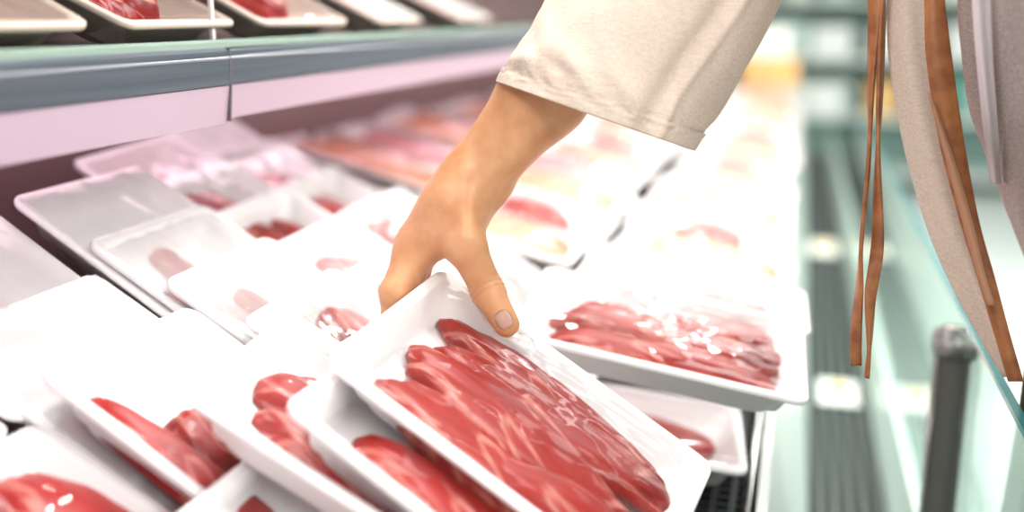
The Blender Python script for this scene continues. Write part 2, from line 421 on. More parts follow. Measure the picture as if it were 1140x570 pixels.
def slice_mesh(L, W, zlo, zhi, seed, fold=.004, ragged=.14, tip=.9):
    """one floppy cut of meat: irregular outline, rounded edge, undulating top"""
    na, nr = 64, 14; bm = bmesh.new(); top = []; bot = []
    c0 = None
    for k in range(nr + 1):
        f = k / nr; row = []; rb = []
        for i in range(na):
            a = 2 * math.pi * i / na
            ca, sa = math.cos(a), math.sin(a)
            ex = abs(ca) ** tip * (1 if ca > 0 else -1); ey = abs(sa) ** tip * (1 if sa > 0 else -1)
            rr = 1 + ragged * (noise.noise((ca * 1.6 + seed, sa * 1.6, seed * .7)) + .6 * noise.noise((ca * 5 + seed, sa * 5, seed)))
            x, y = ex * L / 2 * rr * f, ey * W / 2 * rr * f
            edge = (1 - f ** 5) ** .5
            u = (noise.noise((x * 11 + seed, y * 26, 3.1 + seed)) * fold + .28 * fold * noise.noise((x * 26, y * 62 + seed, seed)))
            z = zlo + (zhi - zlo) * (.25 + .75 * edge) + u * (.3 + .7 * edge)
            row.append((x, y, z)); rb.append((x, y, zlo + u * .2))
        top.append(row); bot.append(rb)
    ct = bm.verts.new((0, 0, top[0][0][2])); R = [[bm.verts.new(p) for p in r] for r in top[1:]]
    B = [bm.verts.new(p) for p in bot[-1]]; cb = bm.verts.new((0, 0, zlo))
    for i in range(na):
        j = (i + 1) % na
        bm.faces.new((ct, R[0][i], R[0][j]))
        for a, b in zip(R, R[1:]): bm.faces.new((a[i], b[i], b[j], a[j]))
        bm.faces.new((R[-1][i], B[i], B[j], R[-1][j])); bm.faces.new((B[i], cb, B[j]))
    return bm
def pose(yaw, slope, roll=0, center=(0, 0, 0)):
    """tray axes: x down the slope towards the customer, y along the counter"""
    y, s, r = map(math.radians, (yaw, slope, roll))
    u = Vector((math.cos(y) * math.cos(s), math.sin(y) * math.cos(s), -math.sin(s)))
    v0 = Vector((-math.sin(y), math.cos(y), 0)); n0 = u.cross(v0)
    v = v0 * math.cos(r) + n0 * math.sin(r); n = u.cross(v)
    m = Matrix((u, v, n)).transposed().to_4x4(); m.translation = center
    return m
foam_me = None
def make_tray(label, group, slices, m, filmm=film, bulge=.002, seed=1.0, holder=True):
    """slices: (x, y, length, width, zlo, zhi, rotation, seed)"""
    global foam_me
    t_ = thing('meat_tray', label, 'meat tray', group=group)
    if foam_me is None:
        o = obj('foam_tray', tray_mesh(), foam, t_); foam_me = o.data
    else:
        o = bpy.data.objects.new('foam_tray', foam_me); COL.objects.link(o); o.parent = t_
    for (x, y, L, W, z0, z1, rz, sd) in slices:
        s = obj('meat_slice', slice_mesh(L, W, z0, z1, sd), m, t_)
        s.location = (x, y, 0); s.rotation_euler = (0, 0, rz)
    obj('cling_film', film_mesh(bulge, seed), filmm, t_)
    return t_
def dup(t_, label, group=None):
    r = t_.copy(); COL.objects.link(r); r['label'] = label
    if group: r['group'] = group
    elif 'group' in r: del r['group']
    for ch in list(t_.children):
        c = ch.copy(); COL.objects.link(c); c.parent = r
    return r
F0 = -.0285
# the lifted tray: fanned slices of beef
held_slices = [(.008, -.044, .215, .058, F0 + .002, -.010, .04, 1.3), (.008, .046, .205, .052, F0 + .002, -.010, -.06, 8.1), (.008, -.014, .215, .060, F0 + .005, -.0055, -.10, 2.7),
               (.012, .020, .21, .054, F0 + .008, -.004, .07, 4.4), (.058, -.042, .125, .042, F0 + .009, -.005, .16, 9.7)]
G_PILE = 'white meat trays piled on the counter bed'
held = make_tray('white foam tray of sliced red beef, lifted by the hand', G_PILE, held_slices, beef, film, .0015, 1.7)
held.matrix_world = pose(-3.2, 31.8, 9.5, (-.1659, .6565, .9741))

flat = make_tray('white tray of sliced beef lying flat at the counter edge beside the grille', G_PILE,
                 [(.0, -.03, .20, .055, F0, -.006, .05, 11.3), (.01, .03, .205, .055, F0, -.006, -.06, 12.9), (.0, .0, .21, .055, F0 + .006, -.001, .0, 14.2), (.05, .03, .12, .045, F0 + .006, -.001, .3, 15.5)], beef, film_flat, .007, 5.1)
flat.matrix_world = pose(3.4, 9.8, 7.3, (-.106, .914, .9669))

def lump(seed, m, xs, label, group=G_PILE, filmm=film):
    sl = [(x, y, L, W, F0, z, r, seed + 3.3 * i) for i, (x, y, L, W, z, r) in enumerate(xs)]
    return make_tray(label, group, sl, m, filmm, max(.003, max(q[4] for q in xs) + .006), seed)
t5 = lump(21.1, beef_deep, [(.012, -.040, .20, .055, -.006, .0), (.03, .015, .17, .07, -.008, .1), (.045, .04, .13, .06, -.006, -.2)], 'white tray with dark red beef under the left edge of the lifted tray')
t5.matrix_world = pose(-2, 33, 0, (-.1805, .6105, .9470))
t4 = lump(31.7, beef_deep, [(-.010, .020, .19, .09, -.008, .15), (-.004, -.030, .17, .065, -.006, -.12), (.03, .05, .15, .04, -.004, .1)], 'white tray showing its pale inner end wall above crumpled red beef')
t4.matrix_world = pose(6, 31, 2, (-.2465, .6076, .9600))
t3 = lump(41.9, beef_deep, [(.0, -.052, .21, .032, -.008, .0), (-.035, -.012, .06, .04, -.010, .1), (.04, .035, .12, .06, -.008, .1)], 'white tray with a narrow strip of bright red beef showing along its near rim')
t3.matrix_world = pose(-1, 32, -1, (-.3435, .5950, .9590))
t1 = lump(51.3, beef_deep, [(-.012, -.025, .22, .095, -.004, .1), (-.012, .040, .22, .08, -.003, -.08)], 'white tray with a large deep red cut of beef, frontmost at the left')
t1.matrix_world = pose(2, 30, 0, (-.345, .432, .930))
t6 = lump(61.9, beef_deep, [(.02, .0, .17, .09, -.006, .1), (.05, .035, .12, .05, -.005, .1)], 'white tray with a shaded inner corner and dark beef, nearest below the lifted tray')
t6.matrix_world = pose(0, 31, 0, (-.2231, .5000, .8997))
protos = [lump(71.0, beef, [(.055, -.01, .13, .09, -.010, .1)], 'x', filmm=film_glare), lump(81.0, pinkm, [(.06, .0, .12, .10, -.010, .1)], 'x', filmm=film_glare), lump(91.0, beef_deep, [(.05, -.03, .14, .07, -.010, -.1)], 'x', filmm=film_glare)]
backs = [lump(141.0, beef, [(-.01, -.015, .19, .09, -.006, .1), (.02, .04, .14, .05, -.006, -.1)], 'x'), lump(151.0, pinkm, [(.0, .0, .20, .12, -.006, .1)], 'x'), lump(161.0, beef, [(.03, .0, .15, .07, -.006, -.1)], 'x')]
used = set()
def put(proto, label, M, group=None):
    if proto not in used: used.add(proto); o = proto; o['label'] = label
    else: o = dup(proto, label)
    if group: o['group'] = group
    o.matrix_world = M; return o

# columns of trays leaning on one another towards the back of the counter
pile_lab = 'overexposed white meat tray leaning in the near left of the pile'
back_lab = 'blurred tray of pink or red meat leaning beyond the near pile, below the rail'
col_specs = [(.612, [(-.440, .976), (-.52, 1.008), (-.585, 1.055)]),
             (.428, [(-.440, .954), (-.53, .995), (-.59, 1.045)]),
             (.782, [(-.235, .922), (-.305, .948), (-.375, .974), (-.445, 1.002), (-.515, 1.036)]),
             (.960, [(-.30, .940), (-.375, .965), (-.45, .99), (-.52, 1.016), (-.59, 1.045)]),
             (1.140, [(-.30, .930), (-.39, .96), (-.47, .99), (-.56, 1.02), (-.62, 1.05)])]
special = {(2, 1): lump(171.0, beef, [(-.068, .036, .08, .05, -.008, .1)], 'white tray with one red cut showing just left of the hand'),
           (2, 2): lump(181.5, beef_deep, [(-.080, .008, .05, .020, -.016, .1), (.05, .0, .10, .06, -.008, 0)], 'white pile tray showing a tiny dark red sliver nearer the hand'),
           (2, 3): lump(191.5, beef_deep, [(-.084, .000, .07, .030, -.018, -.1), (.05, .0, .10, .06, -.008, 0)], 'white pile tray showing a small bright red sliver, farther from the hand')}
for ci, (cy, row) in enumerate(col_specs):
    for k, (x, z) in enumerate(row):
        if (ci, k) in special:
            special[ci, k].matrix_world = pose(1.5 - k, 31, 1, (x, cy, z)); continue
        put(backs[(k + ci) % 3] if ci > 2 else protos[(2 * k + ci) % 3], back_lab if ci > 2 else pile_lab, pose(random.uniform(-4, 4), 31 + random.uniform(-1, 1), random.uniform(-2, 4), (x, cy + random.uniform(-.006, .006), z)), 'white trays of meat in the far leaning rows' if ci > 2 else 'white trays leaning in rows at the back of the bed')

# far rows, out of focus
far_s = lump(101.0, salmon, [(.0, -.03, .21, .08, .010, .1), (.01, .03, .20, .08, .012, -.1)], 'x')
far_p = lump(111.0, pinkm, [(.0, .0, .20, .13, .010, .1)], 'x')
far_r = lump(121.0, beef, [(.01, .0, .13, .10, .006, .1)], 'x')
FL = {far_s: ('blurred tray of orange salmon coloured fillets on the far bed', 'far trays of salmon coloured fillets'),
      far_p: ('blurred tray of pale pink meat on the far bed', 'far trays of pale pink meat'),
      far_r: ('blurred white tray with a small red cut on the far bed', 'far trays with small red cuts')}
y = 1.33
row = 0
while y < 4.6:
    for k, x in enumerate((-.13, -.40, -.66)):
        pr_ = [far_p, far_s, far_r, far_s][(k + row) % 4]
        z = deck_z(x) + .075 + random.uniform(0, .02) + (.04 if k == 0 else .05)
        put(pr_, FL[pr_][0], pose(random.uniform(-8, 8), 10 + 3 * k, random.uniform(-2, 6), (x + random.uniform(-.01, .01), y, z)), FL[pr_][1])
    y += .19; row += 1

# trays on the upper shelf, tipped towards the customer
def on_shelf(tray, px, yaw=0, slope=34, dx=0):
    q = onx(px, 44, RX - .03)
    M = pose(yaw, slope, 0); low = M @ Vector((TL / 2 - .02, 0, -.033))
    M.translation = Vector((RX - .045 + dx, q.y, RT - .006)) - low
    tray.matrix_world = M; return tray
G_SH = 'meat trays on the upper shelf'
foam_shaded = mat('foam_shaded', (.52, .42, .36), .5, spec=.3)  # white foam with the shelf's shade darkened into its colour
def cream(t_):  # swaps in the foam colour darkened for shade
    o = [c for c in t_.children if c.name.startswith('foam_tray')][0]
    o.data = shaded_foam_me; return t_
shaded_foam_me = foam_me.copy(); shaded_foam_me.materials[0] = foam_shaded
big = [(.0, -.026, .185, .056, F0 + .003, .000, .03, 1.9), (.0, .026, .185, .056, F0 + .003, .002, -.03, 5.7), (.01, .0, .16, .06, F0 + .01, .006, .1, 8.8)]
sA = cream(make_tray('tray of glossy red meat with shade-darkened foam, left of the clear divider on the upper shelf', G_SH, big, beef_deep, film_flat, .009, 7.7)); on_shelf(sA, 190, 3, 25)
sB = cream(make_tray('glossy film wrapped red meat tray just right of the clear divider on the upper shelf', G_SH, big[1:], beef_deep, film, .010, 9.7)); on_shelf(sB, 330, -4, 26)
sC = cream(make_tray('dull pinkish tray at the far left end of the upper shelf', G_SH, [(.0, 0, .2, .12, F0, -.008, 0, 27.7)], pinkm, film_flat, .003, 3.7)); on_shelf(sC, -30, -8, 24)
sD = cream(make_tray('blurred tray with shade-darkened foam, third along the upper shelf, past the two red ones', G_SH, [(.03, 0, .15, .10, F0, -.008, 0, 37.7)], pinkm, film_glare, .003, 3.9)); on_shelf(sD, 435, 3, 26)
sE = cream(make_tray('blurred pale tray on the upper shelf farthest along, next to the sleeve', G_SH, [(.0, 0, .2, .12, F0, -.006, 0, 47.7)], pinkm, film_glare, .003, 4.9)); on_shelf(sE, 520, 0, 24)
# trays lying underneath on the deck at the front edge
rear = lump(181.0, pinkm, [(.0, .0, .19, .11, -.004, .1)], 'white tray of pink meat lying just behind the flat beef tray at the counter edge', filmm=film_flat)
rear.matrix_world = pose(2, 7, 0, (-.105, 1.135, .945))
under = lump(131.0, beef, [(.01, .0, .19, .11, -.008, .1)], 'white tray mostly hidden beneath the flat tray at the counter edge')
under.matrix_world = pose(6, 6, 0, (-.160, .955, .858))

# ------------------------------------------------------------------ the person reaching over the front glass
HM = held.matrix_world.copy(); HN = HM.col[2].to_3d(); HC = HM.translation.copy()
def on_tray(px, py, h):
    """point at height h above the lifted tray's film, seen at this pixel"""
    r = Vector(ray(px, py)); o = Vector((0, 0, CAM_Z)); t_ = (HC + HN * h - o).dot(HN) / r.dot(HN); return o + r * t_
person = thing('person', 'person in a cream linen jacket leaning over the glass, lifting a tray', 'person', (.30, .88, 0))
WD = .800
wr = P(522, 206, WD)
th_tip = on_tray(564, 361, .009); th_ip = on_tray(543, 324, .016)
th_mcp = P(519, 274, WD - .022); th_cmc = P(512, 232, WD - .008)
elbow = P(800, -150, .84); fore = P(606, 104, WD - .006)
top_mid = (HM @ Vector((-TL / 2, TW / 2 - .02, 0)))
segs_palm = [(wr, fore, .0235, .0325), (fore, elbow, .0325, .040),
             (wr, P(507, 232, WD), .0235, .024), (P(512, 225, WD + .012), P(478, 262, WD + .03), .021, .019),
             (P(508, 232, WD - .004), P(470, 268, WD + .002), .021, .0165), (P(498, 240, WD), P(458, 284, WD - .002), .020, .0125)]
def T(x, y, h): return HM @ Vector((x, y, h))      # lifted tray's own axes
fingers = [[(P(464, 272, WD + .002), .0135), (T(-.143, .040, -.016), .0112), (T(-.128, .040, -.0465), .0095), (T(-.100, .030, -.0445), .0085)],
           [(P(470, 262, WD + .022), .013), (T(-.144, .054, -.012), .0110), (T(-.130, .045, -.0465), .0095), (T(-.096, .050, -.0445), .0085)],
           [(P(478, 260, WD + .040), .012), (T(-.144, .068, -.012), .0105), (T(-.130, .064, -.0455), .009), (T(-.098, .067, -.0435), .008)],
           [(P(486, 262, WD + .054), .011), (T(-.145, .081, -.012), .0092), (T(-.130, .081, -.0440), .008), (T(-.105, .082, -.0430), .0072)]]
thumb = [(th_cmc, .0185), (th_mcp, .0150), (th_ip, .0122), (th_tip, .0099)]
def chain(X, Y, Z, ch, k):
    d = None
    for (a, ra), (b, rb) in zip(ch, ch[1:]):
        e = cone_sdf(X, Y, Z, a, b, ra, rb); d = e if d is None else smin(d, e, k)
    return d
def hand_sdf(X, Y, Z):
    d = None
    for a, b, r1, r2 in segs_palm:
        e = cone_sdf(X, Y, Z, a, b, r1, r2); d = e if d is None else smin(d, e, .016)
    fs = None
    for f in fingers:
        e = chain(X, Y, Z, f, .004); fs = e if fs is None else smin(fs, e, .0012)
    d = smin(d, fs, .009)
    t_ = chain(X, Y, Z, thumb, .006)
    # ball of the thumb and the knuckle on its joint
    t_ = smin(t_, cone_sdf(X, Y, Z, th_ip, th_ip, .0125, .0125), .004)
    d = smin(d, t_, .010)
    # web between thumb and index, and the wrist bone
    d = smin(d, cone_sdf(X, Y, Z, P(488, 266, WD - .006), P(508, 270, WD - .016), .011, .010), .012)
    d = smin(d, cone_sdf(X, Y, Z, P(556, 206, WD + .002), P(550, 214, WD + .002), .009, .009), .012)
    # tendon line from wrist to thumb
    d = smin(d, cone_sdf(X, Y, Z, P(522, 196, WD - .020), P(520, 262, WD - .034), .0035, .0035), .010)
    # creases over the thumb joint
    ax_ = th_tip - th_ip; ax_.normalize()
    s_ = (X - th_ip.x) * ax_.x + (Y - th_ip.y) * ax_.y + (Z - th_ip.z) * ax_.z
    near = np.exp(-(((X - th_ip.x) ** 2 + (Y - th_ip.y) ** 2 + (Z - th_ip.z) ** 2) / .020 ** 2) ** 2)
    for o_, a_c in ((-.0042, .0009), (-.0006, .0015), (.0034, .0011)): d = d + near * a_c * np.exp(-((s_ - o_) / .0010) ** 2)
    # nail bed: shave the tip flat above the nail
    return d
pts = [Vector(p) for p in [wr, fore, th_tip] + [q for f in fingers for q, _ in f]]
lo = [min(p[i] for p in pts) - .035 for i in range(3)]; hi = [max(p[i] for p in pts) + .045 for i in range(3)]
hi[2] += .03; hi[0] += .05
hv, hf = surface_nets(hand_sdf, lo, hi, .0013)
# the rest of the body, coarser, under the clothes
sh_r = Vector((.18, 1.04, 1.41)); sh_l = Vector((.20, .66, 1.41)); hip = Vector((.36, .87, .95)); chest = Vector((.268, .87, 1.25)); neck = Vector((.14, .86, 1.48)); head = Vector((.06, .86, 1.605))
el_l = Vector((.34, .53, 1.15)); wr_l = Vector((.27, .50, .94))
body_segs = [(hip, chest, .118, .135), (chest, neck - Vector((-.03, 0, .04)), .13, .07), (chest, sh_r, .11, .062), (chest, sh_l, .11, .062), (neck + Vector((.03, 0, -.05)), head, .055, .052),
             (sh_r, elbow, .056, .042), (sh_l, el_l, .056, .042), (el_l, wr_l, .04, .025),
             (Vector((.34, .95, .88)), Vector((.31, .96, .50)), .082, .062), (Vector((.31, .96, .50)), Vector((.36, .96, .09)), .06, .038), (Vector((.36, .96, .05)), Vector((.25, .97, .035)), .04, .032),
             (Vector((.34, .79, .88)), Vector((.31, .76, .50)), .082, .062), (Vector((.31, .76, .50)), Vector((.36, .76, .09)), .06, .038), (Vector((.36, .76, .05)), Vector((.25, .75, .035)), .04, .032)]
def body_sdf(X, Y, Z):
    d = None
    for a, b, r1, r2 in body_segs:
        e = cone_sdf(X, Y, Z, a, b, r1, r2); d = e if d is None else smin(d, e, .03)
    for a, r in ((head + Vector((.015, 0, .03)), .093), (head + Vector((-.03, 0, -.02)), .075), (head + Vector((-.055, 0, -.065)), .045)): d = smin(d, cone_sdf(X, Y, Z, a, a, r, r), .03)
    d = smin(d, cone_sdf(X, Y, Z, head + Vector((-.098, 0, .02)), head + Vector((-.118, 0, -.015)), .010, .015), .012)   # nose
    for sy in (-1, 1):
        d = smin(d, cone_sdf(X, Y, Z, head + Vector((.01, .088 * sy, .015)), head + Vector((.0, .088 * sy, -.025)), .016, .012), .008)   # ears
        d = -smin(-d, cone_sdf(X, Y, Z, head + Vector((-.118, .034 * sy, .022)), head + Vector((-.118, .034 * sy, .022)), .016, .016), .012)   # eye sockets
        d = smin(d, cone_sdf(X, Y, Z, head + Vector((-.090, .034 * sy, .022)), head + Vector((-.090, .034 * sy, .022)), .012, .012), .003)
    d = smin(d, cone_sdf(X, Y, Z, head + Vector((-.102, -.02, -.055)), head + Vector((-.102, .02, -.055)), .008, .008), .006)   # mouth
    return d
bv, bf = surface_nets(body_sdf, (-.2, .42, -.01), (.56, 1.22, 1.78), .0085)
def left_hand_sdf(X, Y, Z):
    q = lambda x, y, z: wr_l + Vector((x, y, z))
    d = cone_sdf(X, Y, Z, q(.012, .005, .05), q(0, 0, -.01), .028, .024)
    for k in range(4):
        fx = -.030 + .019 * k
        d = smin(d, cone_sdf(X, Y, Z, q(fx * .4, 0, -.02), q(fx, .004, -.085), .016, .0115), .012)
    fs = None
    for k in range(4):
        fx = -.030 + .019 * k; ln = (.88, 1.0, .95, .76)[k]
        ch = [(q(fx, .004, -.085), .0095), (q(fx - .002, .008, -.085 - .042 * ln), .0085), (q(fx - .002, .020, -.085 - .066 * ln), .0075), (q(fx - .002, .034, -.085 - .084 * ln), .0065)]
        e = chain(X, Y, Z, ch, .003); fs = e if fs is None else smin(fs, e, .001)
    d = smin(d, fs, .006)
    return smin(d, chain(X, Y, Z, [(q(-.018, .004, -.02), .015), (q(-.040, .014, -.055), .012), (q(-.046, .026, -.085), .0095), (q(-.044, .036, -.108), .008)], .005), .008)
lv, lf = surface_nets(left_hand_sdf, [wr_l[0] - .08, wr_l[1] - .05, wr_l[2] - .20], [wr_l[0] + .08, wr_l[1] + .09, wr_l[2] + .10], .0022)
me = bpy.data.meshes.new('body')
allv = np.concatenate([hv, bv, lv]); allf = np.concatenate([hf, bf + len(hv), lf + len(hv) + len(bv)])
me.from_pydata(allv.tolist(), [], allf.tolist()); me.update()
body = obj('body', me, [skin, nail_m], person, True, True)
# thumb nail: faces on the tip facing the camera
ud = (th_tip - th_ip).normalized(); vd = Vector((0, 0, CAM_Z)) - th_tip; vd = (vd - ud * vd.dot(ud)).normalized(); wd_ = ud.cross(vd)
def build_nail(parent):
    bm = bmesh.new(); g = []
    nu, nv = 10, 10
    c = th_tip - ud * .0015
    for i in range(nu + 1):
        row = []
        for j in range(nv + 1):
            a = (j / nv * 2 - 1); u = i / nu * 2 - 1
            half = .0066 * (1 - .35 * max(0, u) ** 3 - .20 * max(0, -u) ** 2)
            x = a * half; r = .0112
            row.append(bm.verts.new(c + ud * (u * .0072 * (1 - .12 * a * a)) + wd_ * x + vd * ((r * r - x * x) ** .5 - .0006 - .0012 * max(0, u) ** 2 - .0006 * (abs(a) > .95))))
        g.append(row)
    for i in range(nu):
        for j in range(nv): bm.faces.new((g[i][j], g[i + 1][j], g[i + 1][j + 1], g[i][j + 1]))
    r = bmesh.ops.solidify(bm, geom=bm.faces[:], thickness=.0006)
    return obj('thumb_nail', bm, nail_m, parent, True, True)
build_nail(person)
# hair cap
def hair_sdf(X, Y, Z):
    d = cone_sdf(X, Y, Z, head + Vector((.022, 0, .038)), head + Vector((.022, 0, .038)), .102, .102)
    d = smin(d, cone_sdf(X, Y, Z, head + Vector((.07, 0, .0)), head + Vector((.11, 0, -.16)), .07, .045), .04)
    return np.maximum(d, -cone_sdf(X, Y, Z, head + Vector((-.12, 0, -.04)), head + Vector((-.07, 0, -.04)), .10, .085))
v_, f_ = surface_nets(hair_sdf, (-.12, .70, 1.37), (.36, 1.04, 1.80), .008)
me = bpy.data.meshes.new('hair'); me.from_pydata(v_.tolist(), [], f_.tolist()); obj('hair', me, hair_m, person, True, True)

# sleeve: rings from the hem up to the shoulder
def sleeve_rings(specs, n=72, off=0.0, wr_amp=.004):
    rings = []
    prev = None
    for (lx, ly), (rx, ry), dep, hd, in specs:
        a, b = P(lx, ly, dep), P(rx, ry, dep); c = (a + b) / 2; wv = (b - a) / 2
        vdir = Vector(ray((lx + rx) / 2, (ly + ry) / 2)).normalized()
        vdir = (vdir - wv.normalized() * vdir.dot(wv.normalized())).normalized()
        ring = []
        for i in range(n):
            th = 2 * math.pi * i / n
            ring.append((c, wv, vdir * hd, th))
        rings.append(ring)
    return rings
KEY = [((556, 92), (771, 167), .785, .056), ((569, 68), (788, 138), .785, .056), ((583, 42), (813, 94), .787, .057), ((606, 2), (866, 2), .79, .058), ((640, -60), (905, -80), .80, .06), ((690, -130), (930, -160), .83, .062)]
def lerp_key(t_):
    K = np.array([[k[0][0], k[0][1], k[1][0], k[1][1], k[2], k[3]] for k in KEY]); return spline(K, 200)[int(round(t_ * 199))]
def sleeve_mesh(t0, t1, n, off, wr_amp, inner=.0016):
    rings = []
    N = 200
    for k in range(n + 1):
        t_ = t0 + (t1 - t0) * k / n
        q = lerp_key(t_); a, b = P(q[0], q[1], q[4]), P(q[2], q[3], q[4]); c = (a + b) / 2; wv = (b - a) / 2; wl = wv.length; wu = wv / wl
        vd_ = Vector(ray((q[0] + q[2]) / 2, (q[1] + q[3]) / 2)).normalized(); vd_ = (vd_ - wu * vd_.dot(wu)).normalized()
        ax = wu.cross(vd_)
        ring = []
        for i in range(N):
            th = 2 * math.pi * i / N
            ca, sa = math.cos(th), math.sin(th)
            ca_ = abs(ca) ** .92 * (1 if ca > 0 else -1)
            al = t_ * .42
            s_ = ca_ * .08 + al * .55
            # soft diagonal folds, strongest a little above the hem
            f = noise.noise((ca * 1.7 + 2.2 * al * 4 - 1, sa * 1.3 + al * 5, 2.3)) + .55 * noise.noise((ca * 4 + al * 16, sa * 3 + al * 6, 7.1))
            g = wr_amp * f * (.35 + .65 * min(1, t_ * 5))
            # pull at the seam, running from the hem upward on the camera side
            seam = math.exp(-((ca - .40) / .12) ** 2) * (sa < 0)
            g -= .0050 * seam
            g += .0030 * math.exp(-((ca - .53) / .05) ** 2) * (sa < 0)
            # puckers in the band above the hem
            g += .0012 * noise.noise((th * 14, t_ * 30, 1.1)) * math.exp(-((t_ - .12) / .07) ** 2)
            rad = Vector(wu * ca_ * (wl + off + g) + vd_ * sa * (q[5] + off + g))
            ring.append(c + rad)
        rings.append(ring)
    return rings
def tube(rings, thick=.0014):
    """open tube with a turned-in inner wall"""
    inner = []
    for r in rings:
        c = sum(r, Vector()) / len(r); inner.append([p + (c - p).normalized() * thick for p in r])
    allr = [inner[-1]] + rings[::-1] + inner      # outside down to the hem, round it and back up inside
    allr = rings[::-1] + inner
    return loft(allr, True, False)
slv = obj('jacket_sleeve', tube(sleeve_mesh(0, 1, 60, 0, .0055)), linen, person, True, True)
hem = obj('cuff_hem', tube(sleeve_mesh(-.0, .135, 12, .0022, .0055), .0018), linen, slv)
hem.matrix_parent_inverse = slv.matrix_world.inverted()

# clothes on the trunk
def part_sdf(segs, off, k=.03):
    def f(X, Y, Z):
        d = None
        for a, b, r1, r2 in segs:
            e = cone_sdf(X, Y, Z, a, b, r1 + off, r2 + off); d = e if d is None else smin(d, e, k)
        return d
    return f
def folds(X, Y, Z): return .006 * np.sin(Y * 60 + 9 * np.sin(Z * 5)) * np.clip((1.3 - Z) * 3, 0, 1)
jk = part_sdf(body_segs[:4] + [(sh_l, el_l, .060, .05), (el_l, wr_l + Vector((.008, .002, .04)), .05, .032), (sh_r, sh_r + (elbow - sh_r) * .5, .064, .060)], .014)
def jacket_sdf(X, Y, Z):
    d = jk(X, Y, Z) + folds(X, Y, Z)
    d = np.maximum(d, np.where(Y > .60, .93, .955) - Z)
    return np.maximum(d, -cone_sdf(X, Y, Z, neck + Vector((.02, 0, -.03)), neck + Vector((-.05, 0, .12)), .07, .09))
v_, f_ = surface_nets(jacket_sdf, (-.1, .40, .90), (.62, 1.25, 1.60), .0075); v_jk, f_jk = v_, f_
me = bpy.data.meshes.new('jacket_body'); me.from_pydata(v_.tolist(), [], f_.tolist())
jb = obj('jacket_body', me, taupe, person, True, True); jb['label'] = 'grey brown jacket body'
def skirt_sdf(X, Y, Z):
    d = part_sdf([(Vector((.355, .87, 1.0)), Vector((.35, .88, .42)), .155, .152), (Vector((.355, .80, .98)), Vector((.35, .78, .42)), .135, .15), (Vector((.355, .94, .98)), Vector((.35, .98, .42)), .135, .15)], 0)(X, Y, Z)
    d = d + .006 * np.sin(Y * 75)
    return np.maximum(np.maximum(d, .44 - Z), Z - 1.02)
v_, f_ = surface_nets(skirt_sdf, (.12, .55, .40), (.60, 1.22, 1.06), .0075)
me = bpy.data.meshes.new('skirt'); me.from_pydata(v_.tolist(), [], f_.tolist()); obj('skirt', me, brown_cloth, person, True, True)
def sheet(lefts, rights, d0, d1, belly, thick, n=40, m=16, ripple=.0):
    """a hanging strip of cloth between two edge curves, bowed towards the viewer's side"""
    A = spline([(x, y, d) for (x, y), d in zip(lefts, d0)], n); B = spline([(x, y, d) for (x, y), d in zip(rights, d1)], n)
    bm = bmesh.new(); F = []; K = []
    for a, b in zip(A, B):
        pa, pb = P(*a), P(*b); rf, rb = [], []
        for j in range(m + 1):
            t_ = j / m; p = pa.lerp(pb, t_); vdir = Vector(ray(*(a[:2] * (1 - t_) + b[:2] * t_))).normalized()
            bow = belly * math.sin(math.pi * t_) + ripple * math.sin(t_ * 9 + p.z * 14)
            rf.append(bm.verts.new(p - vdir * bow)); rb.append(bm.verts.new(p - vdir * (bow - thick)))
        F.append(rf); K.append(rb)
    for i in range(n - 1):
        for j in range(m):
            bm.faces.new((F[i][j], F[i + 1][j], F[i + 1][j + 1], F[i][j + 1])); bm.faces.new((K[i][j], K[i][j + 1], K[i + 1][j + 1], K[i + 1][j]))
        bm.faces.new((F[i][0], K[i][0], K[i + 1][0], F[i + 1][0])); bm.faces.new((F[i][m], F[i + 1][m], K[i + 1][m], K[i][m]))
    for j in range(m):
        bm.faces.new((F[0][j], F[0][j + 1], K[0][j + 1], K[0][j])); bm.faces.new((F[-1][j], K[-1][j], K[-1][j + 1], F[-1][j + 1]))
    return bm
LE = [(985, -70), (988, 0), (989, 65), (1005, 160), (1032, 255), (1062, 325), (1092, 380), (1116, 420)]
RE = [(1040, -70), (1042, 0), (1048, 65), (1062, 160), (1080, 245), (1098, 310), (1114, 370), (1124, 420)]
pn = obj('jacket_front', sheet(LE, RE, [.80] * 8, [.785] * 8, .006, .003, ripple=.0015), linen, person, True, True); pn['label'] = 'cream linen front edge of the jacket'
LB = [(1026, -70), (1029, 0), (1031, 65), (1046, 160), (1068, 245), (1088, 310), (1106, 370), (1122, 425)]
RB_ = [(1047, -70), (1052, 0), (1060, 65), (1074, 160), (1090, 245), (1108, 310), (1124, 370), (1140, 425)]
lb = obj('leather_band', sheet(LB, RB_, [.768] * 8, [.764] * 8, .004, .003), leather, person, True, True); lb['label'] = 'tan leather band along the jacket front'
LB = [(1033, 104), (1041, 135), (1052, 175), (1068, 235), (1086, 300), (1098, 340)]
RB_ = [(1037, 103), (1048, 135), (1062, 175), (1080, 235), (1096, 300), (1108, 340)]
sb = obj('leather_strip', sheet(LB, RB_, [.757] * 6, [.755] * 6, .003, .003), leather_suede, person, True, True); sb['label'] = 'thin suede strip with a loose end'
from mathutils.bvhtree import BVHTree
_bv = BVHTree.FromPolygons([tuple(p) for p in v_jk.tolist()], f_jk.tolist())
def on_jacket(px, py):
    r = Vector(ray(px, py)); L_r = r.length
    h = _bv.ray_cast(Vector((0, 0, CAM_Z)), r.normalized())
    return (h[3] / L_r if h[0] else .9) - .008
SL = [(1082, -60), (1082, 0), (1087, 70), (1094, 140), (1102, 205)]; SR = [(1106, -60), (1104, 0), (1106, 70), (1111, 140), (1115, 205)]
